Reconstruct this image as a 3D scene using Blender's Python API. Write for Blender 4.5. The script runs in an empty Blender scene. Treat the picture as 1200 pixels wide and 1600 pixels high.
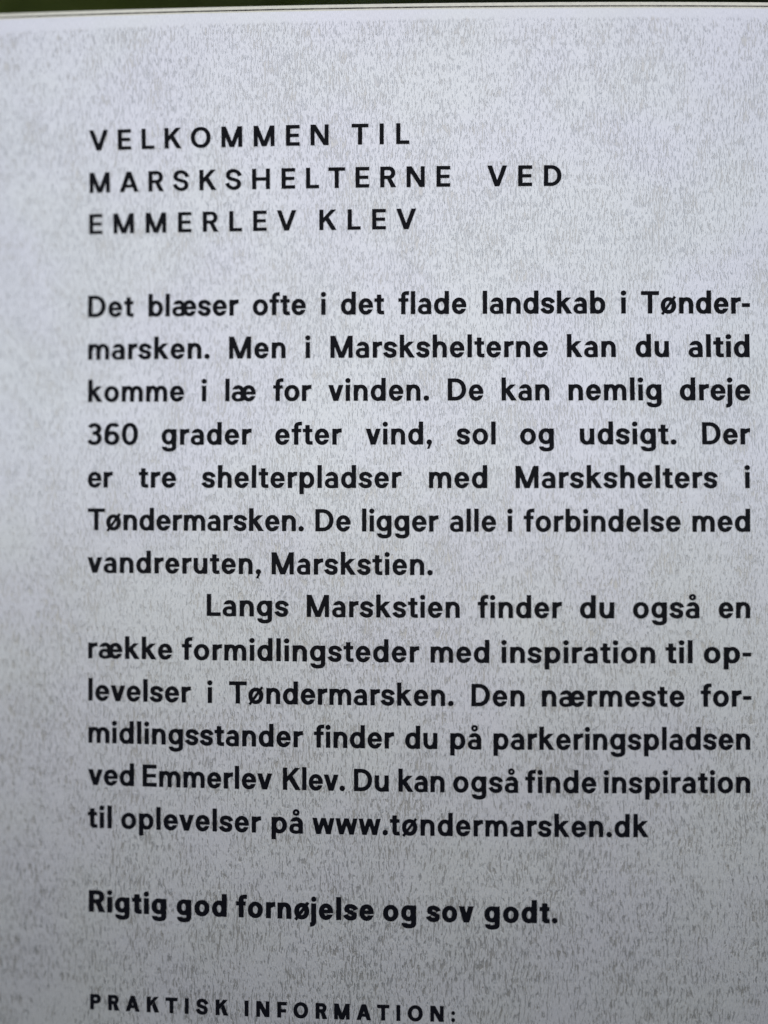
import bpy, bmesh, math, random
from mathutils import Vector
from mathutils.geometry import tessellate_polygon

sc = bpy.context.scene
R = math.radians
random.seed(7)

# ------------------------------------------------------------------ camera
D = 0.348                                   # lens to the nearest line of the sign
cam_d = bpy.data.cameras.new('camera')
cam = bpy.data.objects.new('camera', cam_d)
sc.collection.objects.link(cam)
LEAN = R(12)                                # the sign leans back and the phone is held parallel to it
def leaned(x, y, z):
    return (x, y * math.cos(LEAN) + z * math.sin(LEAN), z * math.cos(LEAN) - y * math.sin(LEAN))
cam.location = leaned(0.0, -D, 1.25)
cam.rotation_euler = (R(90) - LEAN, 0, 0)
cam_d.sensor_fit = 'VERTICAL'
cam_d.sensor_height = 36.0
cam_d.sensor_width = 27.0
cam_d.lens = 27.0
cam_d.shift_y = -75.0 / 1600.0
cam_d.clip_start = 0.01
cam_d.clip_end = 500
cam_d.dof.use_dof = True
cam_d.dof.focus_distance = D + 0.0033
cam_d.dof.aperture_fstop = 0.43
sc.camera = cam

# ------------------------------------------------------------------ sky and sun
SUN_EL, SUN_AZ = 34.0, 184.0                # bright overcast, from above and behind the viewer
w = bpy.data.worlds.new("World")
sc.world = w
w.use_nodes = True
nt = w.node_tree
sky = nt.nodes.new('ShaderNodeTexSky')
sky.sky_type = 'NISHITA'
sky.sun_disc = False
sky.sun_elevation = R(SUN_EL)
sky.sun_rotation = R(SUN_AZ)
sky.dust_density = 0.4
nt.links.new(sky.outputs[0], nt.nodes['Background'].inputs[0])
nt.nodes['Background'].inputs[1].default_value = 0.05
sun_d = bpy.data.lights.new('sun', 'SUN')
sun_d.energy = 1.5
sun_d.angle = R(105)
sun_d.color = (1.0, 0.983, 0.955)
sun = bpy.data.objects.new('sun', sun_d)
sc.collection.objects.link(sun)
dv = Vector((math.sin(R(SUN_AZ)) * math.cos(R(SUN_EL)), math.cos(R(SUN_AZ)) * math.cos(R(SUN_EL)), math.sin(R(SUN_EL))))
sun.rotation_euler = dv.to_track_quat('Z', 'Y').to_euler()
sun.location = (0, 5, 6)

sc.view_settings.view_transform = 'Standard'
sc.view_settings.look = 'None'
sc.view_settings.exposure = 0.44
sc.view_settings.gamma = 1.0
sc.view_settings.use_curve_mapping = False

# ------------------------------------------------------------------ helpers
def link(o, parent=None):
    sc.collection.objects.link(o)
    if parent is not None:
        o.parent = parent
    return o

def mesh_obj(name, verts, faces, mat, parent=None, smooth=False):
    me = bpy.data.meshes.new(name)
    me.from_pydata(verts, [], faces)
    me.materials.append(mat)
    if smooth:
        me.polygons.foreach_set('use_smooth', [True] * len(me.polygons))
    me.update()
    return link(bpy.data.objects.new(name, me), parent)

def tag(o, label=None, cat=None, group=None, kind=None):
    for k, v in (('label', label), ('category', cat), ('group', group), ('kind', kind)):
        if v:
            o[k] = v
    return o

class NT:
    """small helper around a material's node tree"""
    def __init__(s, name):
        s.m = bpy.data.materials.new(name)
        s.m.use_nodes = True
        s.t = s.m.node_tree
        s.b = s.t.nodes['Principled BSDF']
        s.co = s.t.nodes.new('ShaderNodeTexCoord').outputs['Object']
    def n(s, typ, **kw):
        x = s.t.nodes.new(typ)
        for k, v in kw.items():
            setattr(x, k, v)
        return x
    def set(s, sock, v):
        if hasattr(v, 'is_output'):
            s.t.links.new(v, sock)
        else:
            sock.default_value = v
    def math(s, op, a, b=0.0, c=0.0, clamp=False):
        x = s.n('ShaderNodeMath', operation=op, use_clamp=clamp)
        s.set(x.inputs[0], a); s.set(x.inputs[1], b); s.set(x.inputs[2], c)
        return x.outputs[0]
    def noise(s, vec, scale=1.0, detail=2.0, rough=0.5, dist=0.0):
        x = s.n('ShaderNodeTexNoise')
        s.set(x.inputs['Vector'], vec)
        x.inputs['Scale'].default_value = scale
        x.inputs['Detail'].default_value = detail
        x.inputs['Roughness'].default_value = rough
        x.inputs['Distortion'].default_value = dist
        return x.outputs['Fac']
    def step(s, v, a, b, lo=0.0, hi=1.0):
        x = s.n('ShaderNodeMapRange', interpolation_type='SMOOTHSTEP')
        s.set(x.inputs[0], v)
        s.set(x.inputs[1], a); s.set(x.inputs[2], b); s.set(x.inputs[3], lo); s.set(x.inputs[4], hi)
        return x.outputs[0]
    def mix(s, f, a, b):
        x = s.n('ShaderNodeMix', data_type='RGBA')
        s.set(x.inputs[0], f); s.set(x.inputs[6], a); s.set(x.inputs[7], b)
        return x.outputs[2]
    def vec(s, x_, y_, z_):
        x = s.n('ShaderNodeCombineXYZ')
        s.set(x.inputs[0], x_); s.set(x.inputs[1], y_); s.set(x.inputs[2], z_)
        return x.outputs[0]
    def xyz(s, v):
        x = s.n('ShaderNodeSeparateXYZ')
        s.set(x.inputs[0], v)
        return x.outputs
    def bump(s, h, strength, dist):
        x = s.n('ShaderNodeBump')
        s.set(x.inputs['Height'], h)
        x.inputs['Strength'].default_value = strength
        x.inputs['Distance'].default_value = dist
        s.t.links.new(x.outputs[0], s.b.inputs['Normal'])
    def base(s, v): s.set(s.b.inputs['Base Color'], v)
    def rough(s, v): s.set(s.b.inputs['Roughness'], v)
    def metal(s, v): s.set(s.b.inputs['Metallic'], v)

# ------------------------------------------------------------------ the sign's shape
X0, RC = 0.116, 3.45                        # the plate bows forward, nearest line at X0
ZTOP = 1.4566
ZB, KB = 1.25 + (725 - 850) / 1200 * D, 0.0036  # and is slightly dished in its upper half
def depth(x, z):
    t = min(1.0, max(0.0, (z - ZB) / (1.4612 - ZB)))
    return (x - X0) ** 2 / (2 * RC) + KB * math.sin(math.pi * t) ** 2
def ztop(x):
    return ZTOP + 0.0020 * ((x - X0) / 0.29) ** 2

# ------------------------------------------------------------------ materials
def weathered_sheet():
    k = NT('weathered_aluminium')
    x, y, z = k.xyz(k.co)
    X = k.math('MULTIPLY', x, 1000.0); Z = k.math('MULTIPLY', z, 1000.0)      # millimetres
    # the streaks lean a little this way and that
    lean = k.noise(k.vec(k.math('MULTIPLY', X, 1 / 30), 0.0, k.math('MULTIPLY', Z, 1 / 17)), 1.0, 1.0)
    Xw = k.math('ADD', X, k.math('MULTIPLY', k.math('SUBTRACT', lean, 0.5), 3.2))
    wob = k.noise(k.vec(k.math('MULTIPLY', X, 1 / 1.3), 3.0, k.math('MULTIPLY', Z, 1 / 1.6)), 1.0, 1.0)
    Xw = k.math('ADD', Xw, k.math('MULTIPLY', k.math('SUBTRACT', wob, 0.5), 0.4))
    def lay(sx, sz, off, detail, rough=0.55):
        return k.noise(k.vec(k.math('MULTIPLY', Xw, 1 / sx), off, k.math('MULTIPLY', Z, 1 / sz)), 1.0, detail, rough)
    patch = k.noise(k.vec(k.math('MULTIPLY', X, 1 / 34), 7.0, k.math('MULTIPLY', Z, 1 / 48)), 1.0, 3.0, 0.6)
    patch2 = k.noise(k.vec(k.math('MULTIPLY', X, 1 / 10), 17.0, k.math('MULTIPLY', Z, 1 / 16)), 1.0, 2.0, 0.5)
    pv = k.math('ADD', k.math('MULTIPLY', k.math('SUBTRACT', patch, 0.5), 0.21), k.math('MULTIPLY', k.math('SUBTRACT', patch2, 0.5), 0.18))
    # clear band under the top edge, with a ragged limit
    rag = k.noise(k.vec(k.math('MULTIPLY', X, 1 / 3.0), 1.0, 0.0), 1.0, 2.0)
    lim = k.math('ADD', (ZTOP * 1000 - 5.6), k.math('MULTIPLY', rag, 3.0))
    clear = k.step(k.math('SUBTRACT', Z, lim), -1.2, 1.0, 1.0, 0.0)
    fa = lay(0.85, 5.6, 11.0, 2.0)
    fb = lay(0.46, 3.1, 23.0, 2.0)
    fine = lay(0.30, 2.0, 31.0, 3.0, 0.7)
    ma = k.step(k.math('ADD', fa, pv), 0.565, 0.635)
    mb = k.step(k.math('ADD', fb, k.math('MULTIPLY', pv, 0.7)), 0.56, 0.64)
    patch3 = k.noise(k.vec(k.math('MULTIPLY', Xw, 1 / 7), 57.0, k.math('MULTIPLY', Z, 1 / 9)), 1.0, 1.0, 0.5)
    blot = k.step(k.math('ADD', k.math('MULTIPLY', patch3, 0.6), k.math('ADD', k.math('MULTIPLY', fa, 0.7), k.math('MULTIPLY', pv, 0.4))), 0.785, 0.825)
    m = k.math('MAXIMUM', k.math('MAXIMUM', k.math('MULTIPLY', ma, 0.8), k.math('MULTIPLY', mb, 0.62)), k.math('MULTIPLY', blot, 0.75))
    m = k.math('MULTIPLY', m, clear)
    hue = k.noise(k.vec(k.math('MULTIPLY', X, 1 / 60), 41.0, k.math('MULTIPLY', Z, 1 / 60)), 1.0, 2.0)
    white = k.mix(k.step(hue, 0.35, 0.65), (BASE_A[0], BASE_A[1], BASE_A[2], 1), (BASE_B[0], BASE_B[1], BASE_B[2], 1))
    white = k.mix(k.math('MULTIPLY', k.step(fine, 0.42, 0.66), 0.30), white, (0.40, 0.40, 0.42, 1))
    white = k.mix(k.math('MULTIPLY', k.step(fine, 0.44, 0.30), 0.35), white, (0.80, 0.80, 0.82, 1))
    grey = k.mix(k.step(patch2, 0.4, 0.62), (0.40, 0.403, 0.418, 1), (0.438, 0.425, 0.41, 1))
    cloud = k.noise(k.vec(k.math('MULTIPLY', X, 1 / 55), 77.0, k.math('MULTIPLY', Z, 1 / 80)), 1.0, 4.0, 0.6)
    white = k.mix(k.math('MULTIPLY', k.step(cloud, 0.45, 0.68), 0.11), white, (0.50, 0.50, 0.50, 1))
    col = k.mix(m, white, grey)
    # rust-brown specks
    sp = k.n('ShaderNodeTexVoronoi', feature='F1')
    k.set(sp.inputs['Vector'], k.vec(k.math('MULTIPLY', X, 1 / 9), 0.0, k.math('MULTIPLY', Z, 1 / 9)))
    sp.inputs['Scale'].default_value = 1.0
    spm = k.step(sp.outputs['Distance'], 0.028, 0.05, 1.0, 0.0)
    csel = k.math('GREATER_THAN', k.xyz(sp.outputs['Color'])[0], 0.88)
    col = k.mix(k.math('MULTIPLY', k.math('MULTIPLY', spm, csel), 0.7), col, (0.16, 0.10, 0.06, 1))
    k.base(col)
    k.metal(METAL)
    k.rough(k.math('SUBTRACT', ROUGH, k.math('MULTIPLY', m, 0.16)))
    k.bump(k.math('ADD', k.math('MULTIPLY', m, -1.0), k.math('MULTIPLY', fine, 0.5)), 0.75, 0.00013)
    return k.m

BASE_A, BASE_B = (0.655, 0.653, 0.703), (0.655, 0.664, 0.680)
METAL, ROUGH = 0.92, 0.50

def plain(name, col, rough, metal=0.0, var=0.25, scale=900.0):
    k = NT(name)
    nn = k.noise(k.co, scale, 3.0)
    k.base(k.mix(nn, tuple(c * (1 - var) for c in col) + (1,), tuple(c * (1 + var) for c in col) + (1,)))
    k.rough(rough); k.metal(metal)
    return k.m

M_sheet = weathered_sheet()
M_skin = plain('bare_edge', (0.78, 0.75, 0.64), 0.5, 0.0, 0.22, 700)
def core_mat():
    k = NT('dirty_core')
    n1 = k.noise(k.co, 900.0, 4.0, 0.7)
    n2 = k.noise(k.co, 90.0, 2.0)
    f = k.step(k.math('ADD', n1, k.math('MULTIPLY', n2, 0.5)), 0.60, 0.90)
    k.base(k.mix(f, (0.025, 0.022, 0.018, 1), (0.22, 0.20, 0.16, 1)))
    k.rough(0.9)
    return k.m
M_core = core_mat()
def ink_mat():
    k = NT('black_lettering')
    nn = k.noise(k.co, 2500.0, 2.0)
    k.base(k.mix(nn, (0.003, 0.0032, 0.005, 1), (0.006, 0.0065, 0.010, 1)))
    k.rough(0.27)
    k.b.inputs['Specular IOR Level'].default_value = 0.05
    return k.m
M_ink = ink_mat()
def leaf_mat(name, a, b, trans):
    k = NT(name)
    o = k.n('ShaderNodeObjectInfo')
    nn = k.noise(k.co, 3.2, 1.0)
    k.base(k.mix(k.step(nn, 0.42, 0.62), a + (1,), b + (1,)))
    k.rough(0.5)
    tr = k.n('ShaderNodeBsdfTranslucent')
    tr.inputs[0].default_value = trans + (1,)
    mx = k.n('ShaderNodeMixShader')
    mx.inputs[0].default_value = 0.3
    out = k.t.nodes['Material Output']
    k.t.links.new(k.b.outputs[0], mx.inputs[1]); k.t.links.new(tr.outputs[0], mx.inputs[2])
    k.t.links.new(mx.outputs[0], out.inputs[0])
    return k.m
M_bark = plain('bark', (0.09, 0.07, 0.05), 0.9, 0, 0.4, 60)
def grass_mat():
    k = NT('short_grass')
    n1 = k.noise(k.co, 1.3, 3.0); n2 = k.noise(k.co, 60.0, 3.0)
    c = k.mix(n1, (0.035, 0.050, 0.018, 1), (0.065, 0.075, 0.03, 1))
    k.base(k.mix(k.math('MULTIPLY', n2, 0.5), c, (0.03, 0.04, 0.015, 1)))
    k.rough(0.9); k.bump(n2, 0.6, 0.02)
    return k.m
M_grass = grass_mat()

# ------------------------------------------------------------------ setting
g = mesh_obj('ground', [(-60, -60, 0), (60, -60, 0), (60, 60, 0), (-60, 60, 0)], [(0, 1, 2, 3)], M_grass)
tag(g, 'dark short grass under the sign', 'ground', kind='structure')

def bounce_mat():
    k = NT('pale_bounce')
    n1 = k.noise(k.co, 70.0, 4.0, 0.7); n2 = k.noise(k.co, 0.8, 3.0)
    c = k.mix(k.step(n1, 0.35, 0.7), (0.25, 0.25, 0.25, 1), (0.46, 0.46, 0.46, 1))
    k.base(k.mix(k.math('MULTIPLY', n2, 0.3), c, (0.28, 0.27, 0.24, 1)))
    k.rough(0.9); k.bump(n1, 0.7, 0.01)
    return k.m
M_bounce = bounce_mat()
edge = [(x, -1.5 - 0.12 * math.sin(x * 1.7) - 0.05 * math.sin(x * 5.1)) for x in [i * 0.5 - 40 for i in range(161)]]
bounce = mesh_obj('bounce_sheet', [(x, y, 0.004) for x, y in edge] + [(40, -45, 0.004), (-40, -45, 0.004)], [tuple(reversed(range(163)))], M_bounce)  # unseen pale ground added behind the viewer to brighten the panel's lower reflections
tag(bounce, 'wide pale gravel-toned sheet, unseen, added to reflect light onto the sign', 'bounce_sheet', kind='structure')

# ------------------------------------------------------------------ the sign
sign = link(bpy.data.objects.new('information_sign', None))
sign.rotation_euler = (-LEAN, 0, 0)
tag(sign, 'pale weathered metal information sign with black Danish lettering, curved, standing in front of dark shrubs', 'sign')

XL, XR, NX, NZ = -0.235, 0.235, 72, 70
SLOPE = 2.05                                # the top edge is cut off sloping backwards
def sheet(name, d0, d1, mat, capmat=None, gap=0.0):
    vs, fs, mi = [], [], []
    zs = [0.0, 0.35, 0.7] + [0.9 + 0.56 * i / NZ for i in range(NZ)]
    cols = []
    for i in range(NX + 1):
        x = XL + (XR - XL) * i / NX
        zt = ztop(x)
        front = [(x, d0, z) for z in zs] + [(x, d0, zt + SLOPE * d0)]
        back = [(x, d1, zt + SLOPE * d1)] + [(x, d1, z) for z in reversed(zs)]
        ring = []
        for (px, dd, z) in front + back:
            ring.append(len(vs)); vs.append((px, depth(px, z) + dd, z))
        cols.append(ring)
    n = len(cols[0]); nf = len(zs) + 1
    for i in range(NX):
        a, b = cols[i], cols[i + 1]
        for j in range(n):
            jn = (j + 1) % n
            fs.append((a[j], b[j], b[jn], a[jn]))
            mi.append(1 if (j == nf - 1 and capmat) else 0)
    fs.append(tuple(reversed(cols[0]))); mi.append(0)
    fs.append(tuple(cols[-1])); mi.append(0)
    o = mesh_obj(name, vs, fs, mat, sign)
    if capmat:
        o.data.materials.append(capmat)
        o.data.polygons.foreach_set('material_index', mi)
    # keep the long faces smooth
    sm = [(i < NX * n and (i % n) != nf - 1 and (i % n) != n - 1) for i in range(len(fs))]
    o.data.polygons.foreach_set('use_smooth', [bool(s) for s in sm])
    o.data.set_sharp_from_angle(angle=R(20))
    return o
front_sheet = sheet('front_sheet', 0.0, 0.00045, M_sheet, M_skin)
core = sheet('core', 0.00047, 0.00092, M_core)
back_sheet = sheet('back_sheet', 0.00094, 0.0019, M_sheet, M_skin)

# lettering: outlines in thousandths of the capital height, one mesh per printed line
GLYPHS = {
 'heading': {
  'A': '576,1000 360,1000 351,996 0,0 216,0 291,210 294,215 300,215 636,215 714,0 930,0|462,696 468,696 584,366 582,362 354,361 348,362 346,366',
  'D': '0,0 348,1 414,7 474,21 552,50 624,93 689,150 738,212 762,253 784,300 800,348 811,396 818,450 820,504 817,558 811,606 799,654 783,702 764,744 739,786 713,822 681,858 648,888 606,919 558,947 504,970 450,986 396,995 324,1000 6,1000 0,996|198,162 197,834 204,838 336,838 378,833 414,824 471,798 522,759 564,709 594,654 614,588 623,516 619,438 604,372 580,318 546,267 504,225 456,194 408,174 360,164',
  'E': '648,999 6,1000 0,996 0,0 648,0 648,162 198,162 197,168 198,422 606,424 610,432 610,570 606,576 198,577 198,836 648,838',
  'H': '858,999 672,1000 663,996 663,588 660,581 198,581 197,996 192,1000 6,1000 0,996 0,0 192,0 197,6 197,414 204,419 660,418 663,414 663,6 666,0 858,0',
  'I': '192,1000 6,1000 0,996 0,0 192,0 197,6 197,990 197,996',
  'K': '816,0 816,6 449,630 786,997 780,1000 552,1000 198,604 197,996 192,1000 6,1000 0,996 0,0 192,0 197,6 197,354 294,462 300,457 582,0',
  'L': '6,1000 0,996 0,0 618,0 618,162 198,162 197,996 192,1000',
  'M': '996,1000 786,1000 782,996 504,279 498,274 218,996 210,1000 6,1000 0,996 0,0 186,0 191,6 192,504 385,6 390,0 612,0 804,494 809,480 810,0 996,0 1000,6 1000,996',
  'N': '0,0 186,0 191,6 192,690 618,3 624,0 858,0 858,999 678,1000 669,996 669,324 666,313 240,999 6,1000 0,996',
  'O': '570,1005 522,1011 468,1013 420,1010 372,1002 324,989 282,972 240,951 204,927 168,899 133,864 78,791 55,750 35,702 19,654 9,606 2,552 0,498 2,444 9,390 20,342 36,294 57,246 81,204 111,162 142,126 174,96 214,66 258,39 300,20 342,6 390,-5 438,-11 492,-13 540,-10 588,-2 636,11 678,28 755,72 792,101 824,132 854,168 883,210 924,294 940,342 951,390 958,444 960,498 958,552 951,606 941,654 925,702 905,750 882,792 853,834 822,870 786,904 750,932 708,957 666,977 618,994|480,851 540,844 594,824 642,793 684,750 719,696 743,636 758,570 763,498 758,426 742,360 717,300 684,250 642,207 594,176 540,156 480,149 420,156 366,176 318,207 276,250 243,300 218,360 202,426 197,498 202,570 217,636 241,696 276,750 318,793 366,824 420,844',
  'R': '6,1000 0,996 0,0 192,0 197,6 197,396 204,400 324,400 330,397 516,0 750,0 752,6 527,420 588,453 636,495 675,552 699,612 710,684 706,756 687,822 654,882 618,923 576,955 528,979 474,994 414,1000|198,563 198,836 420,838 451,828 480,804 496,780 505,756 512,726 513,690 509,660 500,630 486,604 468,584 444,569 408,561',
  'S': '228,993 174,972 114,934 72,891 43,846 23,792 13,738 14,672 26,624 43,588 78,543 102,521 147,492 234,456 462,387 492,374 514,360 533,336 540,306 539,264 530,228 509,192 476,168 450,158 420,152 366,149 330,157 300,168 264,189 234,214 210,240 191,270 176,300 162,344 156,345 -18,292 -24,288 1,222 18,192 51,144 114,82 186,35 264,4 306,-6 348,-12 438,-10 522,7 576,28 636,66 677,108 705,150 728,210 737,264 735,330 723,378 708,410 673,456 646,480 600,509 516,544 288,613 240,637 222,655 211,684 210,726 218,768 238,804 270,830 318,846 384,851 420,843 450,832 486,811 516,786 538,762 558,732 575,696 588,656 594,655 770,708 773,714 748,780 719,828 697,858 636,918 564,965 486,996 444,1006 402,1012 312,1010',
  'T': '498,0 499,834 504,838 798,838 800,996 792,1000 6,1000 0,996 0,840 294,838 301,834 301,6 306,0',
  'V': '1,996 350,6 354,0 576,0 929,996 924,1000 720,1000 712,996 468,304 462,304 218,996 210,1000 6,1000',
 },
 'body': {
  ',': '24,-189 126,-190 131,-186 211,24 229,48 240,72 246,96 247,120 243,144 233,168 222,186 204,205 186,218 162,228 138,233 114,234 72,222 52,210 33,192 20,174 9,150 4,126 3,102 8,78 18,54 30,35 48,17 66,5 93,-6 22,-186',
  '-': '350,468 0,468 0,300 348,300',
  '.': '210,192 174,220 150,230 126,234 102,233 78,227 54,216 36,202 18,182 7,162 -4,120 -3,96 3,72 14,48 28,30 48,12 66,2 108,-10 132,-9 156,-4 178,6 198,20 216,39 228,59 240,102 239,126 234,150 223,174',
  '0': '354,1013 312,1009 276,1002 240,990 204,972 174,952 142,924 114,894 88,858 48,780 18,684 3,582 0,468 9,366 30,270 63,186 108,114 162,58 192,36 228,16 264,2 300,-7 378,-13 420,-10 456,-3 492,9 528,27 558,46 589,72 618,103 644,138 686,216 716,312 732,414 735,528 726,636 704,732 671,816 625,888 600,917 570,945 540,966 504,986 468,999 432,1008|366,157 330,163 294,182 264,214 241,252 222,301 207,360 199,426 196,498 199,576 208,642 222,699 242,750 264,786 294,818 330,837 366,843 402,838 438,820 468,790 492,752 512,702 527,642 536,576 539,498 536,426 528,360 513,300 492,248 468,210 438,180 402,162',
  '3': '240,1001 204,989 168,973 126,947 92,918 65,888 41,846 204,760 210,760 228,793 252,817 276,830 312,841 354,842 378,836 410,822 438,798 455,768 461,732 454,702 445,684 430,666 402,647 372,635 336,630 270,630 270,462 360,458 384,452 408,443 444,419 465,396 484,360 493,318 490,276 474,235 450,204 408,174 366,160 336,157 312,159 288,164 258,176 226,198 210,215 180,265 14,174 36,135 68,96 108,61 156,31 198,12 240,-1 282,-9 336,-13 390,-9 432,-1 480,15 524,36 569,66 606,100 636,138 661,180 678,226 689,294 689,336 678,390 660,438 636,480 601,522 574,546 575,552 606,587 626,618 644,660 656,714 655,768 643,816 628,852 605,888 565,930 534,954 504,972 456,993 414,1005 372,1011 294,1011',
  '6': '330,-13 396,-11 462,2 519,24 570,54 617,96 654,144 680,198 695,252 700,300 698,348 692,390 679,432 660,472 636,509 609,540 576,568 540,592 498,613 456,627 408,636 360,640 306,638 258,630 216,618 229,684 254,756 282,800 314,828 336,837 366,842 468,840 483,834 498,801 504,797 678,864 670,888 653,918 635,942 612,963 564,991 504,1007 420,1013 318,1008 264,995 234,984 180,953 156,934 120,896 83,840 50,762 33,702 21,642 4,486 0,306 8,240 30,174 50,138 78,101 114,67 150,41 192,19 234,3 282,-8|438,183 414,170 384,160 354,157 318,160 288,169 264,181 240,201 223,222 207,252 199,282 196,318 199,348 208,378 222,404 240,426 264,446 288,458 318,467 354,470 384,467 414,457 438,444 460,426 479,402 492,378 501,348 504,318 501,282 493,252 480,226 462,203',
  'D': '0,0 348,1 414,7 474,21 552,50 624,93 689,150 738,212 762,253 784,300 800,348 811,396 818,450 820,504 817,558 811,606 799,654 783,702 764,744 739,786 713,822 681,858 648,888 606,919 558,947 504,970 450,986 396,995 324,1000 6,1000 0,996|198,171 196,828 342,829 384,824 426,812 480,786 528,748 570,697 598,642 617,576 624,510 620,438 603,372 579,318 545,270 504,231 456,201 408,182 360,172',
  'E': '648,999 6,1000 0,996 0,0 648,0 648,170 204,170 196,174 198,420 606,420 610,426 610,576 606,580 198,580 196,828 648,831',
  'K': '816,0 816,6 449,630 786,997 780,1000 552,1000 198,602 196,996 192,1000 6,1000 0,996 0,0 192,0 196,6 196,354 294,462 582,0',
  'L': '6,1000 0,996 0,0 618,0 618,170 204,170 196,174 196,996 192,1000',
  'M': '996,1000 792,1000 783,996 504,277 498,272 216,998 6,1000 0,996 0,0 186,0 190,6 192,505 390,0 612,0 804,495 809,492 810,480 810,0 996,0 1000,6 1000,996',
  'T': '498,0 498,828 798,831 800,996 792,1000 6,1000 0,996 0,834 6,830 302,828 302,6 306,0',
  'a': '600,0 600,468 580,546 549,606 516,648 474,684 426,710 372,727 312,733 252,728 198,712 150,686 110,654 78,617 48,564 38,540 42,535 234,535 240,534 240,522 240,528 246,529 264,547 282,558 306,563 330,560 357,546 379,522 396,486 403,450 252,449 198,442 162,432 126,416 96,399 70,378 43,348 24,318 9,282 2,246 0,204 5,168 17,132 33,102 66,62 107,30 156,6 210,-8 252,-13 306,-13 372,-9 444,0|402,163 378,142 342,130 264,127 234,133 204,154 185,186 180,222 188,258 199,276 216,293 234,303 252,308 324,308 372,297 390,285 403,270',
  'b': '6,1035 0,1032 0,0 192,0 196,6 198,24 234,7 276,-5 318,-12 360,-13 420,-5 480,15 540,53 590,102 629,162 658,234 673,312 674,396 661,474 636,545 600,605 558,652 507,690 450,717 384,731 318,732 258,721 198,696 196,1032 192,1035|348,563 378,558 402,547 424,528 443,504 458,474 470,438 477,402 479,360 477,318 470,282 458,246 443,216 424,192 402,173 378,162 348,157 318,161 294,173 271,192 252,216 237,246 225,282 218,318 216,360 218,402 225,438 237,474 252,504 271,528 294,547 318,559',
  'd': '672,1035 486,1035 479,1032 479,708 479,702 474,698 414,722 354,732 288,731 222,716 168,690 114,649 72,601 40,546 14,474 1,396 2,312 17,234 46,162 84,103 133,54 192,17 252,-4 318,-13 360,-12 402,-5 438,6 474,22 479,18 480,0 672,0 675,6 675,1032|330,563 360,558 383,546 404,528 423,504 438,474 450,438 457,396 459,354 456,312 448,276 436,240 420,212 402,190 378,171 354,161 324,157 300,161 276,171 252,191 232,216 217,246 205,282 198,324 196,366 199,408 207,444 219,480 234,507 252,529 276,549 300,559',
  'e': '270,729 210,712 150,679 100,636 59,582 29,522 8,450 0,372 4,294 20,222 48,157 84,102 132,54 186,19 246,-3 306,-13 372,-10 414,-1 456,15 498,39 532,66 564,100 591,138 613,180 631,228 624,232 432,232 426,229 400,192 372,169 342,158 306,159 270,174 240,204 216,247 202,300 642,302 647,306 650,342 646,426 630,498 602,564 564,620 516,667 462,702 402,724 336,733|205,438 225,492 252,530 288,556 324,563 360,556 396,532 425,492 445,438 438,435 210,435',
  'f': '120,0 306,0 311,6 311,558 312,562 318,564 438,564 440,570 438,720 312,720 311,798 314,834 319,852 342,862 384,868 470,870 474,1039 372,1038 306,1030 246,1013 198,987 173,966 153,942 129,894 116,834 114,720 0,720 0,564 108,564 114,562 115,558 115,6',
  'g': '672,720 480,720 478,702 474,699 420,720 366,731 306,732 246,723 186,701 130,666 84,621 46,564 22,510 8,456 1,396 2,330 10,276 27,222 50,174 83,126 120,88 162,57 210,33 258,19 312,12 366,14 420,25 474,46 479,42 477,-96 470,-108 456,-120 426,-133 360,-142 318,-141 282,-135 254,-126 236,-114 226,-102 221,-84 216,-81 36,-80 25,-84 32,-144 53,-192 87,-234 138,-269 198,-294 270,-308 366,-312 450,-305 516,-289 572,-264 619,-228 651,-186 669,-138 676,-84 675,714|330,563 360,558 384,546 406,528 425,504 441,474 450,444 457,408 459,366 456,330 449,294 438,264 420,234 402,213 378,195 354,185 324,182 299,186 272,198 250,216 231,240 215,270 204,303 197,342 196,378 199,414 206,450 217,480 234,510 252,531 276,549 300,559',
  'h': '6,1035 0,1032 0,0 192,0 196,6 196,408 198,412 217,414 221,450 228,480 238,504 252,526 282,552 300,559 324,563 360,557 390,537 414,504 430,456 436,414 434,6 438,0 630,0 629,450 623,492 613,528 583,594 552,636 514,672 468,701 420,720 366,731 306,733 252,725 198,708 196,1032 192,1035',
  'i': '18,0 210,0 213,6 213,714 210,720 18,720|233,918 225,960 212,984 198,1000 162,1024 138,1032 114,1034 90,1031 66,1024 30,998 14,978 5,960 -3,918 5,876 14,858 30,838 66,812 90,805 114,802 138,804 162,812 198,836 212,852 225,876',
  'j': '288,720 96,720 92,714 91,-102 87,-126 77,-144 60,-151 20,-156 21,-318 24,-325 72,-322 120,-313 162,-298 192,-282 228,-253 248,-228 266,-198 282,-150 288,-96|308,918 300,960 276,997 240,1023 216,1031 192,1034 168,1032 147,1026 126,1015 108,1001 83,966 75,942 72,918 75,894 83,870 108,835 126,821 147,810 168,804 192,802 216,805 240,813 276,839 300,876',
  'k': '6,1035 0,1032 0,0 192,0 196,6 196,306 216,325 432,0 672,0 671,6 370,462 370,468 634,714 636,720 396,719 198,538 196,1032 192,1035',
  'l': '192,1035 6,1035 0,1032 0,0 192,0 196,6 196,1026',
  'm': '978,0 980,420 974,486 960,540 935,594 900,642 858,680 822,702 786,718 744,728 702,733 642,730 588,717 540,695 486,656 456,683 420,705 378,722 336,731 294,733 258,731 222,723 192,713 186,720 0,720 0,0 186,0 188,408 192,413 216,414 223,480 233,510 246,533 270,556 282,561 300,563 318,559 330,553 356,522 373,474 379,420 387,408 387,6 390,0 570,0 575,6 575,408 576,411 590,414 600,480 609,504 623,528 636,543 654,555 672,562 690,563 708,560 726,553 742,540 756,523 774,484 781,456 785,414 792,408 792,0',
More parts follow.
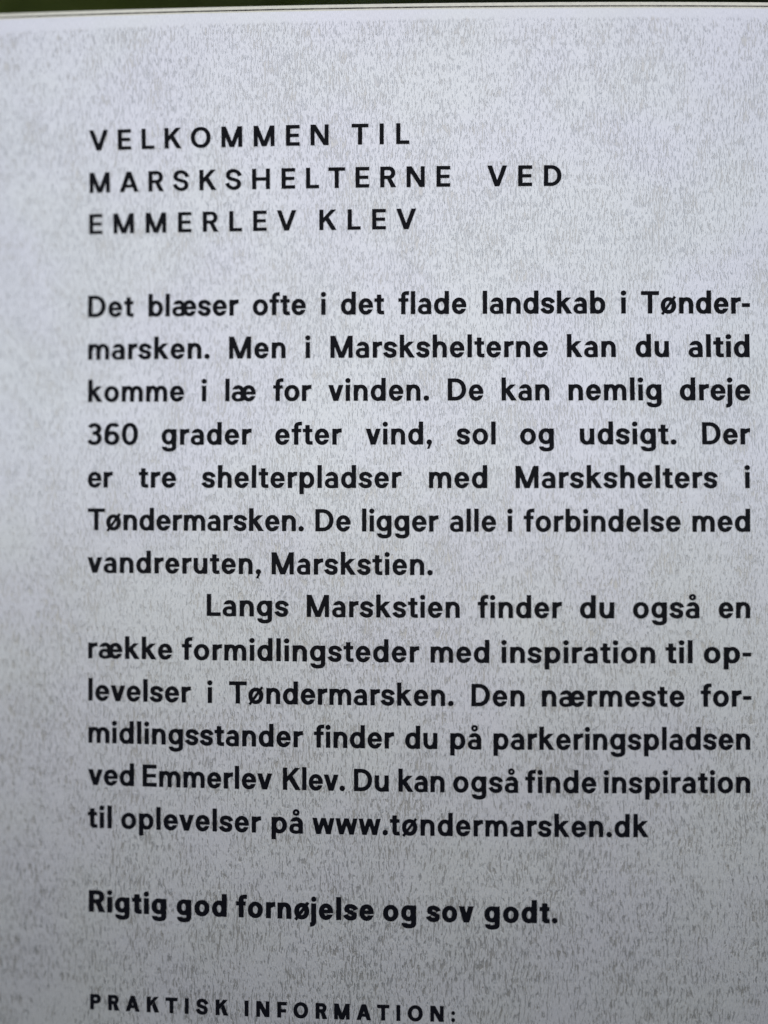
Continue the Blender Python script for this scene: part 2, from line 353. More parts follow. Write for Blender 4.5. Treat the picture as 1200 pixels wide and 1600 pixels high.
  'n': '630,0 630,414 627,462 618,510 602,558 579,600 552,636 516,670 474,698 426,718 378,729 330,733 282,730 240,722 198,708 192,720 0,720 0,0 192,0 196,6 196,408 198,412 217,414 221,450 228,480 238,504 252,526 282,552 300,559 324,563 360,557 390,537 414,504 430,456 436,414 434,6 438,0',
  'o': '396,730 324,732 258,723 192,698 138,664 89,618 48,558 20,492 5,426 0,348 9,270 30,200 62,138 108,82 162,39 228,6 294,-10 366,-12 432,-3 498,22 552,56 601,102 642,162 670,228 685,294 690,372 681,450 660,520 628,582 582,638 528,681 462,714|348,157 318,160 288,171 264,187 240,212 222,241 208,276 200,312 196,354 198,396 206,438 220,474 237,504 258,528 282,546 312,559 342,563 372,560 402,549 426,533 450,508 468,479 482,444 490,408 494,366 492,324 484,282 470,246 453,216 432,192 408,174 378,161',
  'p': '6,-280 192,-280 196,-276 198,24 258,-1 318,-12 384,-11 450,3 504,28 556,66 599,114 632,168 660,240 673,318 673,402 660,480 632,552 594,613 546,663 486,702 426,724 360,733 318,732 276,725 234,713 198,696 196,714 192,720 0,720 0,-276|348,563 378,558 402,547 424,528 443,504 458,474 470,438 477,402 479,360 477,318 470,282 458,246 443,216 424,192 402,173 378,162 348,157 318,161 294,173 271,192 252,216 237,246 225,282 218,318 216,360 218,402 225,438 237,474 252,504 271,528 294,547 318,559',
  'r': '0,0 192,0 196,6 196,480 204,483 240,483 276,517 324,541 372,549 420,547 425,552 425,726 420,732 360,732 306,726 252,713 198,692 196,714 192,720 0,720',
  's': '121,696 85,672 55,642 32,606 20,576 12,540 9,492 17,444 31,408 48,383 70,360 102,336 120,330 138,318 186,301 342,258 372,246 384,234 382,192 372,173 342,161 288,157 252,165 216,182 189,204 168,232 150,271 -24,209 -29,204 -11,162 21,114 72,65 126,30 202,0 276,-12 342,-11 408,0 468,24 504,47 534,77 558,114 570,144 578,180 581,228 573,276 559,312 543,336 522,358 468,395 420,414 252,461 216,475 206,486 208,528 217,546 246,558 294,563 336,556 372,539 402,515 423,486 438,450 618,514 601,558 569,606 520,654 462,691 390,720 318,732 246,731 180,719',
  't': '438,-4 444,0 436,162 432,166 354,163 312,166 307,174 306,192 306,558 312,564 427,564 430,570 430,714 426,720 312,720 306,726 306,888 114,890 110,882 108,720 0,720 0,564 102,564 108,563 110,558 110,156 125,102 145,66 168,42 198,22 222,12 270,-1 318,-6',
  'u': '0,720 0,306 3,258 12,210 28,162 51,120 78,84 114,50 156,22 204,2 252,-9 300,-13 348,-10 390,-2 432,12 438,0 630,0 630,720 438,720 434,714 434,312 432,308 413,306 409,270 402,240 392,216 378,194 348,168 330,161 306,157 270,163 240,183 216,216 200,264 194,306 196,714 192,720',
  'v': '0,720 228,0 450,0 678,720 468,720 463,714 342,333 336,340 216,719',
  'w': '990,720 792,720 708,366 594,720 396,720 282,366 198,720 0,720 164,6 168,0 360,0 366,3 492,398 498,398 624,3 630,0 822,0 826,6',
  'å': '600,0 600,468 580,546 549,606 516,648 474,684 426,710 372,727 312,733 252,728 198,712 150,686 110,654 78,617 48,564 38,540 42,535 234,535 240,534 240,522 240,528 246,529 264,547 282,558 306,563 330,560 357,546 379,522 396,486 403,450 252,449 198,442 162,432 126,416 96,399 70,378 43,348 24,318 9,282 2,246 0,204 5,168 17,132 33,102 66,62 107,30 156,6 210,-8 252,-13 306,-13 372,-9 444,0|402,163 378,142 342,130 264,127 234,133 204,154 185,186 180,222 188,258 199,276 216,293 234,303 252,308 324,308 372,297 390,285 403,270|439,1002 427,1026 408,1048 384,1067 360,1079 330,1088 300,1090 270,1088 240,1079 216,1067 192,1048 173,1026 161,1002 153,978 150,948 152,918 161,888 173,864 192,842 216,823 240,811 270,802 300,800 330,802 360,811 384,823 408,842 427,864 439,888 447,912 450,942 448,972|324,983 336,972 343,954 343,936 336,918 324,907 312,901 294,900 276,907 264,918 257,936 257,954 264,972 276,983 288,989 306,990',
  'æ': '15,138 29,108 46,84 90,42 120,23 150,9 216,-9 258,-13 318,-12 432,-1 522,21 594,55 600,54 630,32 666,13 732,-8 768,-12 810,-12 852,-7 888,3 924,18 954,35 984,57 1014,87 1059,150 1077,186 1092,228 1086,232 894,232 888,230 858,187 834,169 804,158 774,158 738,174 708,204 686,246 671,300 1104,302 1107,306 1109,336 1108,402 1101,456 1086,510 1068,552 1050,585 1027,618 1000,648 972,672 936,696 900,713 864,724 822,732 774,733 732,728 690,717 648,698 612,675 582,650 546,611 516,648 482,678 444,702 402,719 354,730 306,733 258,729 210,716 156,690 104,648 66,599 38,540 42,535 48,535 234,535 240,534 240,522 240,528 246,529 264,547 282,558 306,563 330,560 357,546 379,522 396,486 403,450 258,449 204,443 138,422 84,390 58,366 36,338 18,306 7,276 1,240 0,204 5,168|181,210 184,246 199,276 228,300 258,309 330,308 372,297 390,285 402,273 410,258 415,240 414,192 401,162 389,150 372,139 330,128 258,127 224,138 208,150 194,168 185,186|905,438 900,435 678,435 674,438 694,492 720,530 738,546 756,556 792,563 828,554 862,528 888,489',
  'ø': '683,720 588,789 582,785 516,695 510,692 462,714 408,728 348,733 288,729 234,716 186,695 140,666 100,630 66,588 39,540 18,486 5,426 1,336 13,252 39,180 60,142 84,108 85,102 12,0 108,-70 180,27 234,4 288,-9 342,-13 402,-9 456,4 504,25 550,54 590,90 624,132 651,180 672,234 685,294 689,384 677,468 664,510 648,546 606,612|480,439 486,430 492,396 492,324 480,270 456,221 425,186 384,163 360,158 336,157 294,168 287,174|210,274 203,294 197,330 198,396 212,456 237,504 270,538 312,559 336,563 360,562 384,557 407,546',
 },
 'closing': {
  '.': '210,192 174,220 150,230 126,234 102,233 78,227 54,216 36,202 18,182 7,162 -4,120 -3,96 3,72 14,48 28,30 48,12 66,2 108,-10 132,-9 156,-4 178,6 198,20 216,39 228,59 240,102 239,126 234,150 223,174',
  'R': '6,1000 0,996 0,0 228,0 230,396 234,400 318,400 326,396 474,1 750,0 752,6 553,432 606,466 648,510 681,564 702,624 710,690 705,762 685,828 654,882 618,923 576,955 528,979 474,994 414,1000|234,810 414,810 432,805 450,792 462,776 471,756 477,732 480,702 473,648 462,624 450,608 432,595 414,590 234,590 230,594 230,804',
  'd': '672,1035 450,1035 445,1032 444,712 384,728 324,733 264,727 210,711 158,684 113,648 72,601 40,546 14,474 1,396 2,312 17,234 46,162 84,103 133,54 192,17 252,-4 318,-13 378,-9 444,8 450,0 672,0 675,6 675,1032|330,177 306,181 288,191 270,209 258,228 238,282 230,354 236,426 255,486 270,511 288,529 306,539 324,543 348,540 366,530 384,512 396,494 417,438 425,366 419,294 400,234 384,208 368,192 348,180',
  'e': '258,726 198,707 140,672 90,625 52,570 24,509 6,438 0,360 6,282 24,211 52,150 90,95 138,49 192,16 252,-5 312,-13 378,-9 420,1 462,18 498,39 534,68 564,100 591,138 613,180 631,228 624,232 396,231 377,204 356,186 336,178 312,178 288,190 264,217 246,254 235,300 642,302 647,306 650,354 644,438 626,510 598,570 558,627 510,672 450,707 390,727 324,733|407,456 402,450 396,450 246,450 243,456 257,492 276,519 300,537 324,543 348,538 372,521 393,492',
  'f': '120,0 342,0 345,6 345,540 348,545 354,545 438,545 440,552 438,720 348,720 345,726 347,828 349,840 360,845 396,849 480,849 488,852 492,1038 390,1039 324,1033 266,1020 210,996 185,978 161,954 132,903 122,870 116,834 114,720 0,720 0,546 108,545 115,540 115,6',
  'g': '672,720 450,720 444,713 390,727 330,733 288,731 246,723 186,701 130,666 84,621 46,564 24,516 9,462 1,402 1,342 8,288 22,234 43,186 73,138 108,99 144,69 186,44 234,25 282,15 336,12 384,17 445,30 444,-90 432,-105 408,-116 360,-122 300,-118 270,-106 259,-96 255,-84 246,-80 36,-80 25,-84 32,-144 53,-192 87,-234 138,-269 198,-294 270,-308 366,-312 450,-305 516,-289 572,-264 619,-228 651,-186 669,-138 676,-84 675,714|330,543 348,540 366,531 384,514 399,492 412,462 420,432 425,366 417,300 407,270 395,246 378,224 360,211 342,204 324,202 306,206 288,215 270,232 257,252 244,282 236,312 230,378 238,444 260,498 276,520 294,534 312,541',
  'i': '0,0 228,0 230,6 228,720 0,720|233,918 225,960 212,984 198,1000 162,1024 138,1032 114,1034 90,1031 66,1024 30,998 14,978 5,960 -3,918 5,876 14,858 30,838 66,812 90,805 114,802 138,804 162,812 198,836 212,852 225,876',
  'j': '300,720 78,720 75,714 75,-102 70,-126 65,-138 48,-143 24,-145 19,-150 21,-330 24,-334 72,-333 120,-324 168,-309 210,-286 237,-264 263,-234 286,-192 298,-156 305,-90 305,714|308,918 300,960 276,997 240,1023 216,1031 192,1034 168,1032 147,1026 126,1015 108,1001 83,966 75,942 72,918 75,894 83,870 108,835 126,821 147,810 168,804 192,802 216,805 240,813 276,839 300,876',
  'l': '228,1034 6,1035 0,1032 0,0 228,0 230,6',
  'n': '0,720 0,0 228,0 230,408 234,413 252,414 258,468 276,512 300,536 324,543 348,538 372,518 389,486 398,450 401,414 402,0 630,0 630,414 627,462 618,510 602,558 579,600 552,636 516,670 474,698 426,718 378,729 300,732 228,720',
  'o': '396,730 324,732 258,723 192,698 138,664 89,618 48,558 20,492 5,426 0,348 9,270 30,200 62,138 108,82 162,39 228,6 294,-10 366,-12 432,-3 498,22 552,56 601,102 642,162 670,228 685,294 690,372 681,450 660,520 628,582 582,638 528,681 462,714|348,177 324,180 300,190 282,204 264,227 250,252 240,282 233,318 230,354 237,426 246,457 260,486 276,509 294,526 318,539 342,543 366,540 390,530 408,516 426,493 440,468 450,438 457,402 460,366 453,294 444,263 430,234 414,211 396,194 372,181',
  'r': '0,0 228,0 230,480 234,483 276,483 312,509 348,523 384,528 420,525 425,528 425,726 420,732 372,733 324,729 276,720 234,707 228,720 0,720',
  's': '480,27 516,54 538,78 557,108 571,144 579,186 581,234 574,282 560,318 536,354 492,355 486,361 474,362 468,368 462,368 444,386 438,386 428,396 428,402 416,414 416,420 408,429 246,475 240,480 239,486 241,528 246,537 252,539 294,543 324,539 348,529 372,514 390,496 420,439 628,516 607,564 572,612 519,660 462,694 390,721 318,732 246,731 204,725 162,715 108,691 74,666 52,642 33,612 17,570 9,516 10,468 17,432 30,402 54,366 96,365 102,359 114,358 132,346 138,346 166,318 166,312 178,300 180,292 348,243 352,228 349,192 342,182 306,177 276,179 246,189 222,203 202,222 186,246 174,278 168,280 -36,206 -37,198 -17,156 18,108 72,59 126,27 204,-2 276,-12 348,-11 426,5',
  't': '444,-2 435,180 432,186 348,182 342,183 340,192 340,540 342,544 348,545 428,546 430,552 430,714 426,720 342,720 340,882 336,890 114,890 110,882 108,720 0,720 0,546 102,545 108,544 110,540 110,156 120,114 136,78 159,48 192,22 222,9 264,-1 312,-7 384,-7',
  'v': '210,0 468,0 473,6 678,720 432,720 426,717 342,426 336,433 252,720 0,720',
  'ø': '691,714 582,794 576,795 504,696 450,718 402,729 348,733 288,729 234,716 186,695 140,666 102,632 66,588 39,540 18,486 5,432 0,342 11,258 24,216 39,180 80,114 4,6 114,-74 120,-74 192,22 240,2 294,-10 354,-13 408,-8 456,4 504,25 550,54 588,88 624,132 651,180 672,234 685,288 690,372 680,456 657,528 639,564 615,600 615,606|456,388 460,378 460,354 454,300 442,258 423,222 401,198 372,181 342,177 312,184 310,186 313,192|234,325 231,330 230,366 236,420 248,462 267,498 289,522 318,539 354,543 383,534 382,528',
 },
 'small heading': {
  ':': '210,192 174,220 150,230 126,234 102,233 78,227 54,216 36,202 18,182 7,162 -4,120 -3,96 3,72 14,48 28,30 48,12 66,2 108,-10 132,-9 156,-4 178,6 198,20 216,39 228,59 240,102 239,126 234,150 223,174|210,480 223,498 234,522 239,546 240,570 228,613 216,633 198,652 178,666 156,676 132,681 108,682 66,670 48,660 28,642 14,624 3,600 -3,576 -4,552 7,510 18,490 36,470 54,456 78,445 102,439 126,438 150,442 174,452',
  'A': '606,1000 330,1000 321,996 0,0 270,0 276,3 343,210 348,215 582,215 587,210 654,3 660,0 930,0|462,581 468,581 524,408 525,402 522,400 408,400 405,402',
  'F': '0,0 246,0 250,6 252,333 576,334 579,336 580,522 576,526 250,528 250,792 258,795 618,796 618,999 6,1000 0,996',
  'I': '246,1000 6,1000 0,996 0,0 246,0 250,6 250,996',
  'K': '0,0 246,0 250,6 250,390 786,997 780,1000 486,1000 252,712 250,996 246,1000 6,1000 0,996|816,0 818,6 534,689 346,468 513,6 516,0',
  'M': '996,1000 726,999 504,381 498,375 276,997 270,1000 6,1000 0,996 0,0 240,0 243,6 243,300 246,311 355,6 360,0 642,0 756,317 757,6 762,0 996,0 1000,6 1000,996',
  'N': '858,999 624,1000 618,997 617,462 616,450 612,447 306,998 6,1000 0,996 0,0 240,0 243,6 243,546 246,557 552,5 558,0 858,0',
  'O': '570,1005 522,1011 468,1013 420,1010 372,1002 324,989 282,972 240,951 204,927 168,899 133,864 78,791 55,750 35,702 19,654 9,606 2,552 0,498 2,444 9,390 20,342 36,294 57,246 81,204 111,162 142,126 174,96 214,66 258,39 300,20 342,6 390,-5 438,-11 492,-13 540,-10 588,-2 636,11 678,28 755,72 792,101 824,132 854,168 883,210 924,294 940,342 951,390 958,444 960,498 958,552 951,606 941,654 925,702 905,750 882,792 853,834 822,870 786,904 750,932 708,957 666,977 618,994|480,192 432,198 390,214 352,240 318,276 288,324 267,378 254,438 250,498 253,558 266,618 286,672 315,720 348,757 390,786 432,802 480,808 528,802 570,786 612,757 645,720 674,672 694,618 707,558 710,498 706,438 693,378 672,324 642,276 608,240 570,214 528,198',
  'P': '0,0 246,0 250,6 252,390 438,391 480,396 522,407 570,428 612,456 648,491 675,528 701,582 716,642 720,708 713,768 696,822 666,876 630,918 582,955 552,971 516,985 444,999 6,1000 0,996|252,596 252,794 420,795 432,791 444,782 456,764 464,744 470,696 463,642 444,608 432,599 420,595',
  'R': '6,1000 0,996 0,0 246,0 250,6 250,396 258,400 318,400 324,396 450,0 750,0 752,6 570,438 624,483 660,526 687,576 704,636 710,702 704,768 685,828 654,882 618,923 576,955 528,979 474,994 414,1000|252,794 408,795 420,793 433,786 451,756 460,708 454,654 448,636 437,618 426,609 408,604 251,606',
  'S': '204,986 150,962 105,930 67,888 39,840 20,780 12,726 14,660 24,612 43,570 78,523 108,496 150,469 234,434 432,373 474,352 484,336 488,312 487,276 480,240 472,222 462,210 432,198 396,193 366,193 318,206 276,231 242,264 216,305 196,360 192,364 -36,292 -39,288 -31,264 4,192 25,162 61,120 90,93 132,62 204,23 282,-2 330,-10 372,-13 468,-6 546,14 600,38 647,72 685,114 712,162 731,222 738,276 736,342 725,390 706,432 672,477 642,504 600,531 516,566 318,627 276,648 267,660 262,684 262,720 269,756 284,786 300,797 318,802 378,808 426,797 468,774 506,738 533,696 553,642 558,636 785,708 788,714 780,738 744,810 723,840 687,882 618,938 543,978 468,1002 420,1010 378,1013 282,1006',
  'T': '276,0 522,0 525,6 525,792 528,795 798,796 798,999 6,1000 0,996 0,798 6,795 270,795 274,792',
 },
}

LINES = [
 ('heading', 1396.52, 9.260, [('VELKOMMEN', 1.045, [-137.76, -124.04, -112.72, -101.88, -89.49, -75.12, -60.1, -45.08, -33.75]), ('TIL', 1.045, [-14.86, -2.01, 5.57])]),
 ('heading', 1377.06, 9.282, [('MARSKSHELTERNE', 1.045, [-137.94, -123.51, -109.76, -97.99, -85.67, -73.3, -60.98, -47.28, -35.93, -25.63, -13.09, -1.74, 10.34, 24.04]), ('VED', 1.045, [47.24, 61.35, 73.06])]),
 ('heading', 1357.92, 9.297, [('EMMERLEV', 1.045, [-138.35, -126.67, -111.27, -95.88, -84.2, -71.79, -60.6, -49.55]), ('KLEV', 1.045, [-29.83, -16.74, -5.46, 5.67])]),
 ('body', 1318.86, 10.243, [('Det', 1.008, [-139.0, -129.29, -121.71]), ('blæser', 1.0, [-110.05, -101.89, -98.71, -86.53, -79.61, -71.76]), ('ofte', 1.0, [-60.81, -53.04, -47.99, -42.73]), ('i', 1.0, [-29.15]), ('det', 1.0, [-19.89, -11.72, -4.42]), ('flade', 1.0, [6.68, 12.33, 15.55, 22.92, 31.13]), ('landskab', 1.0, [45.28, 48.51, 56.15, 63.82, 71.93, 79.18, 86.69, 94.33]), ('i', 1.0, [108.4]), ('Tønder-', 1.0, [117.64, 126.63, 135.05, 142.77, 151.04, 159.0, 163.97])]),
 ('body', 1298.84, 10.226, [('marsken.', 1.002, [-138.72, -127.37, -119.56, -114.53, -107.12, -99.35, -91.27, -83.36]), ('Men', 1.005, [-71.79, -60.0, -51.9]), ('i', 1.0, [-36.3]), ('Marskshelterne', 1.002, [-24.67, -12.99, -5.19, -0.16, 7.25, 14.92, 22.32, 30.16, 38.23, 41.43, 46.92, 55.0, 60.41, 68.24]), ('kan', 1.013, [83.66, 91.43, 99.32]), ('du', 1.008, [115.0, 123.63]), ('altid', 1.035, [139.21, 147.27, 150.56, 156.28, 159.99])]),
 ('body', 1278.99, 10.201, [('komme', 1.0, [-138.4, -130.73, -122.3, -110.72, -99.41]), ('i', 1.0, [-84.54]), ('læ', 0.994, [-73.42, -70.46]), ('for', 1.0, [-51.14, -45.95, -37.78]), ('vinden.', 1.0, [-25.59, -17.76, -13.91, -6.11, 2.23, 10.27, 18.14]), ('De', 1.0, [29.17, 38.77]), ('kan', 1.0, [53.67, 61.28, 69.0]), ('nemlig', 1.02, [84.14, 92.1, 100.29, 112.18, 115.76, 119.41]), ('dreje', 1.025, [134.88, 143.71, 148.94, 155.79, 160.24])]),
 ('body', 1258.87, 10.175, [('360', 1.011, [-138.65, -130.36, -121.97]), ('grader', 1.008, [-103.1, -94.44, -89.38, -81.84, -73.46, -65.38]), ('efter', 1.006, [-50.03, -42.5, -37.24, -31.76, -23.7]), ('vind,', 1.0, [-8.4, -0.6, 3.24, 11.02, 19.36]), ('sol', 1.006, [33.18, 40.3, 48.83]), ('og', 1.016, [61.97, 70.3]), ('udsigt.', 1.025, [89.07, 97.12, 105.54, 112.85, 116.5, 124.74, 130.4]), ('Der', 1.0, [144.75, 154.3, 162.29])]),
 ('body', 1239.03, 10.155, [('er', 0.992, [-137.96, -130.4]), ('tre', 1.012, [-113.74, -107.96, -102.81]), ('shelterpladser', 1.0, [-83.84, -76.49, -68.73, -60.72, -57.56, -52.12, -44.11, -38.75, -30.45, -27.09, -19.62, -11.42, -4.35, 3.65]), ('med', 1.021, [20.49, 32.05, 39.93]), ('Marskshelters', 1.017, [59.81, 71.58, 79.45, 84.52, 91.99, 99.71, 107.18, 115.08, 123.22, 126.44, 131.97, 140.11, 145.18]), ('i', 1.0, [163.87])]),
 ('body', 1219.24, 10.145, [('Tøndermarsken.', 1.0, [-137.8, -129.01, -120.79, -113.26, -105.19, -97.43, -92.3, -81.31, -73.81, -69.06, -61.95, -54.49, -46.73, -39.13]), ('De', 1.0, [-31.37, -21.84]), ('ligger', 1.0, [-10.01, -6.75, -3.41, 4.67, 12.74, 20.51]), ('alle', 1.0, [29.91, 37.48, 41.03, 44.31]), ('i', 1.0, [56.0]), ('forbindelse', 1.0, [63.39, 68.75, 77.08, 82.31, 90.26, 93.97, 101.61, 109.78, 117.65, 120.86, 127.8]), ('med', 1.014, [139.83, 151.3, 159.13])]),
 ('body', 1199.44, 10.144, [('vandreruten,', 1.001, [-137.87, -130.2, -122.46, -114.69, -106.11, -101.02, -93.01, -87.73, -80.15, -74.71, -66.7, -58.91]), ('Marskstien.', 1.005, [-51.49, -39.87, -32.1, -27.09, -19.72, -12.09, -5.27, 0.25, 3.83, 11.86, 19.73])]),
 ('body', 1180.06, 10.144, [('Langs', 1.026, [-81.58, -74.21, -66.29, -58.33, -49.93]), ('Marskstien', 1.005, [-35.31, -23.69, -15.92, -10.92, -3.55, 4.07, 10.89, 16.4, 19.98, 28.01]), ('finder', 1.01, [42.55, 48.14, 52.02, 59.85, 68.23, 76.31]), ('du', 1.045, [88.77, 97.64]), ('også', 1.023, [112.81, 121.17, 129.56, 136.7]), ('en', 1.0, [151.75, 159.66])]),
 ('body', 1159.69, 10.144, [('række', 1.0, [-137.57, -132.61, -119.99, -112.06, -104.41]), ('formidlingsteder', 1.026, [-93.22, -87.59, -78.93, -73.43, -61.78, -58.13, -49.33, -45.76, -41.83, -33.87, -25.46, -18.5, -12.92, -5.0, 3.51, 11.71]), ('med', 1.031, [21.16, 32.82, 40.77]), ('inspiration', 1.043, [53.24, 57.24, 65.22, 72.86, 81.27, 85.26, 90.47, 97.96, 103.67, 107.38, 116.18]), ('til', 1.07, [127.72, 133.59, 137.68]), ('op-', 1.077, [144.96, 154.06, 162.64])]),
 ('body', 1140.01, 10.144, [('levelser', 1.0, [-137.48, -134.15, -126.88, -119.26, -111.38, -108.16, -101.21, -93.34]), ('i', 1.0, [-81.31]), ('Tøndermarsken.', 1.0, [-71.2, -62.29, -53.94, -46.28, -38.08, -30.19, -24.93, -13.8, -6.17, -1.29, 5.94, 13.53, 21.42, 29.15]), ('Den', 1.005, [39.74, 49.33, 57.36]), ('nærmeste', 1.017, [71.6, 79.41, 92.29, 97.73, 109.24, 116.98, 123.88, 129.41]), ('for-', 1.016, [143.6, 149.17, 157.75, 162.86])]),
 ('body', 1120.41, 10.144, [('midlingsstander', 1.0, [-137.48, -126.23, -122.78, -114.32, -110.95, -107.23, -99.58, -91.5, -84.65, -77.98, -72.74, -65.12, -57.48, -49.29, -41.41]), ('finder', 1.0, [-32.02, -26.71, -23.1, -15.57, -7.5, 0.27]), ('du', 1.0, [9.62, 17.88]), ('på', 1.005, [30.08, 38.06]), ('parkeringspladsen', 1.0, [49.68, 57.54, 65.18, 70.46, 78.06, 85.97, 91.02, 94.77, 102.44, 110.56, 117.81, 126.02, 129.29, 136.66, 144.78, 151.75, 159.66])]),
 ('body', 1100.82, 10.144, [('ved', 1.0, [-137.57, -130.09, -122.63]), ('Emmerlev', 1.0, [-111.69, -103.87, -92.51, -81.43, -73.66, -68.53, -65.31, -58.15]), ('Klev.', 0.984, [-46.32, -37.43, -34.43, -27.55, -20.25]), ('Du', 1.0, [-13.73, -4.23]), ('kan', 1.0, [6.56, 13.78, 21.13]), ('også', 1.0, [31.41, 39.58, 47.77, 54.75]), ('finde', 1.004, [64.05, 69.61, 73.46, 81.25, 89.59]), ('inspiration', 1.0, [99.57, 103.37, 111.0, 118.3, 126.34, 130.14, 135.11, 142.26, 147.72, 151.24, 159.66])]),
 ('body', 1080.96, 10.144, [('til', 1.011, [-137.78, -132.24, -128.36]), ('oplevelser', 1.0, [-121.82, -113.43, -105.2, -101.82, -94.5, -86.82, -78.89, -75.61, -68.61, -60.68]), ('på', 1.03, [-51.55, -43.37]), ('www.tøndermarsken.dk', 1.0, [-32.69, -22.14, -11.59, -0.64, 2.72, 8.16, 16.61, 24.37, 32.67, 40.66, 46.02, 57.25, 64.98, 69.96, 77.29, 84.98, 92.98, 100.81, 104.44, 113.01])]),
 ('closing', 1041.86, 10.027, [('Rigtig', 1.031, [-137.26, -128.52, -124.89, -116.72, -111.13, -107.5]), ('god', 1.016, [-95.71, -87.39, -79.18]), ('fornøjelse', 1.003, [-67.93, -62.49, -54.12, -48.81, -41.11, -34.06, -29.78, -21.85, -18.2, -11.21]), ('og', 1.018, [-0.47, 7.76]), ('sov', 1.0, [19.51, 26.35, 33.96]), ('godt.', 1.033, [45.54, 54.0, 62.35, 70.53, 76.15])]),
 ('small heading', 996.54, 7.075, [('PRAKTISK', 1.0, [-136.65, -128.05, -119.73, -109.74, -100.94, -91.82, -86.41, -77.45]), ('INFORMATION:', 1.0, [-63.98, -58.6, -48.9, -41.49, -31.27, -22.76, -12.52, -3.21, 5.65, 10.85, 21.06, 30.59])]),
]

def parse(s):
    return [[tuple(float(c) for c in p.split(',')) for p in l.split(' ')] for l in s.split('|')]
def area(l):
    return 0.5 * sum(a[0] * b[1] - b[0] * a[1] for a, b in zip(l, l[1:] + l[:1]))
def inside(p, l):
    c = False
    for a, b in zip(l, l[1:] + l[:1]):
        if (a[1] > p[1]) != (b[1] > p[1]) and p[0] < (b[0] - a[0]) * (p[1] - a[1]) / (b[1] - a[1]) + a[0]:
            c = not c
    return c
TESS = {}
for style, gl in GLYPHS.items():
    for ch, s in gl.items():
        loops = parse(s)
        shapes = []
        for o_ in [l for l in loops if area(l) > 0]:
            holes = [h for h in loops if area(h) < 0 and inside(h[0], o_)]
            pts = [p for l in [o_] + holes for p in l]
            tris = tessellate_polygon([[Vector((p[0], p[1], 0)) for p in l] for l in [o_] + holes])
            shapes.append(([o_] + holes, pts, tris))
        TESS[style, ch] = shapes
THICK = 0.00028
PART = {'heading': 'heading_line', 'body': 'text_line', 'closing': 'closing_line', 'small heading': 'subheading_line'}
rnd = random.Random(3)
for style, zb, scu, words in LINES:
    vs, fs = [], []
    for word, kx, pos in words:
        for ch, px in zip(word, pos):
            for loops, pts, tris in TESS[style, ch]:
                n0, n = len(vs), len(pts)
                for lift in (THICK, -0.00005):
                    for (u, v) in pts:
                        x = px * 1e-3 + u * kx * scu * 1e-6
                        z = zb * 1e-3 + v * scu * 1e-6
                        vs.append((x, depth(x, z) - lift, z))
                for t in tris:
                    a, b, c = (pts[i] for i in t)
                    cr = (b[0] - a[0]) * (c[1] - a[1]) - (b[1] - a[1]) * (c[0] - a[0])
                    if abs(cr) < 1e-6:
                        continue
                    t = t if cr > 0 else (t[0], t[2], t[1])
                    fs.append(tuple(n0 + i for i in t))
                    fs.append(tuple(n0 + n + i for i in reversed(t)))
                k = 0
                for l in loops:
                    m_ = len(l)
                    for i in range(m_):
                        a, b = n0 + k + i, n0 + k + (i + 1) % m_
                        fs.append((b, a, a + n, b + n))
                    k += m_
    mesh_obj(PART[style], vs, fs, M_ink, sign)

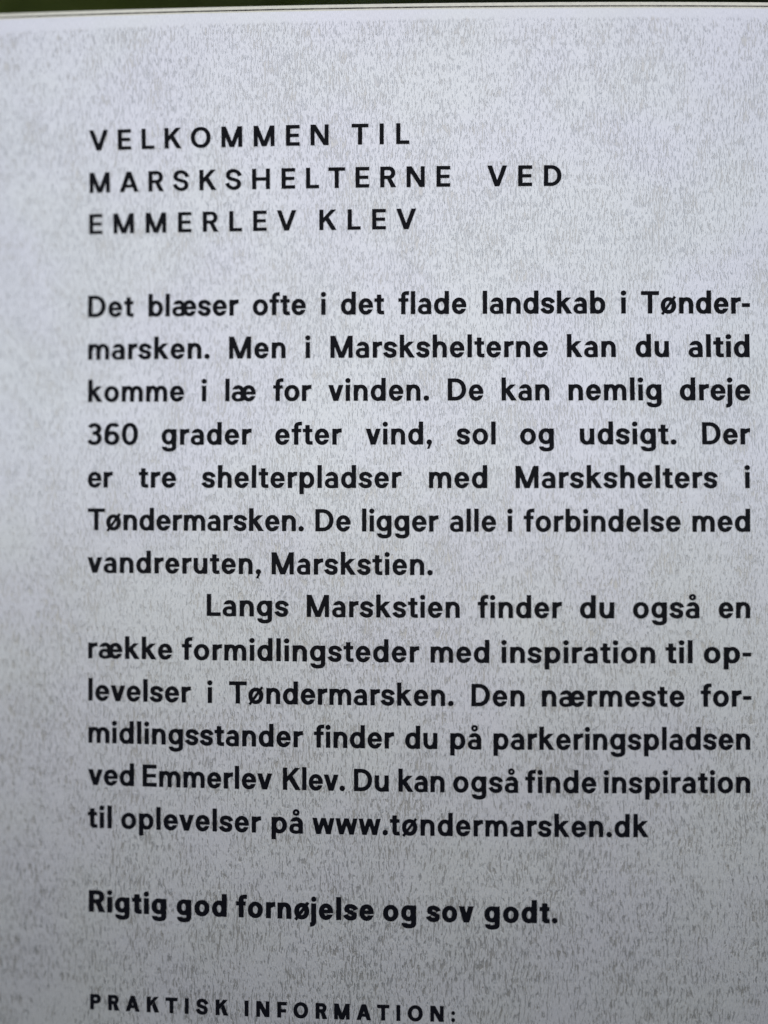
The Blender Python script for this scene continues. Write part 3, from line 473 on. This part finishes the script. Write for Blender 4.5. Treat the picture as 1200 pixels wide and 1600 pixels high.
# ------------------------------------------------------------------ shrubs behind
def shrub(loc, h, r, leaf, mat, n, seed, label, z0=0.35):
    rd = random.Random(seed)
    root = link(bpy.data.objects.new('shrub', None))
    root.location = loc
    tag(root, label, 'shrub', 'shrubs behind the sign')
    vs, fs = [], []
    lobes = [(rd.uniform(-.55, .55) * r, rd.uniform(-.45, .45) * r, rd.uniform(z0, 0.92) * h, rd.uniform(.38, .62) * r) for _ in range(16)]
    for i in range(n):
        cx, cy, cz, lr = rd.choice(lobes)
        d = Vector((rd.gauss(0, 1), rd.gauss(0, 1), rd.gauss(0, 1))).normalized()
        p = Vector((cx, cy, cz)) + d * lr * rd.uniform(0.45, 1.05)
        if p.z < 0.08 or p.z > h * 1.08: continue
        nrm = (d + Vector((rd.gauss(0, .5), rd.gauss(0, .5), rd.gauss(0.3, .5)))).normalized()
        t = nrm.orthogonal().normalized(); b = nrm.cross(t)
        a = rd.uniform(0, 6.28)
        t, b = t * math.cos(a) + b * math.sin(a), b * math.cos(a) - t * math.sin(a)
        L = leaf * rd.uniform(.7, 1.3); W = L * .42
        n0 = len(vs)
        for (u, v, q) in ((-.5, 0, 0), (-.15, .5, .08), (.25, .38, .06), (.5, 0, -.05), (.25, -.38, .06), (-.15, -.5, .08)):
            vs.append(tuple(p + t * u * L + b * v * W + nrm * q * L))
        fs += [(n0, n0 + 1, n0 + 2, n0 + 3), (n0, n0 + 3, n0 + 4, n0 + 5)]
    mesh_obj('foliage', vs, fs, mat, root)
    # stems
    vs, fs = [], []
    for cx, cy, cz, lr in lobes[:7]:
        prev = None
        for j in range(7):
            f = j / 6
            c = Vector((cx * f ** .8, cy * f ** .8, cz * f)) + Vector((rd.uniform(-.02, .02), rd.uniform(-.02, .02), 0)) * (j > 0)
            rr = 0.022 * (1 - f * .8)
            ring = []
            for q in range(7):
                an = q * 2 * math.pi / 7
                ring.append(len(vs)); vs.append((c.x + rr * math.cos(an), c.y + rr * math.sin(an), c.z))
            if prev:
                for q in range(7):
                    fs.append((prev[q], prev[(q + 1) % 7], ring[(q + 1) % 7], ring[q]))
            prev = ring
    mesh_obj('stem', vs, fs, M_bark, root, True)
    return root
L_dark = leaf_mat('dark_leaf', (0.004, 0.007, 0.003), (0.036, 0.056, 0.013), (0.02, 0.035, 0.008))
L_olive = leaf_mat('olive_leaf', (0.022, 0.040, 0.007), (0.120, 0.160, 0.024), (0.10, 0.14, 0.02))
shrub((-1.15, 1.75, 0), 3.3, 1.0, 0.085, L_dark, 15000, 1, 'tall dark green shrub behind the left end of the sign')
shrub((-0.34, 1.20, 0), 2.6, 0.34, 0.07, L_olive, 5000, 2, 'narrower olive green shrub behind the sign, between the two dark ones')
shrub((0.58, 1.70, 0), 3.4, 1.1, 0.085, L_dark, 21000, 3, 'broadest, darkest shrub behind the right half of the sign')
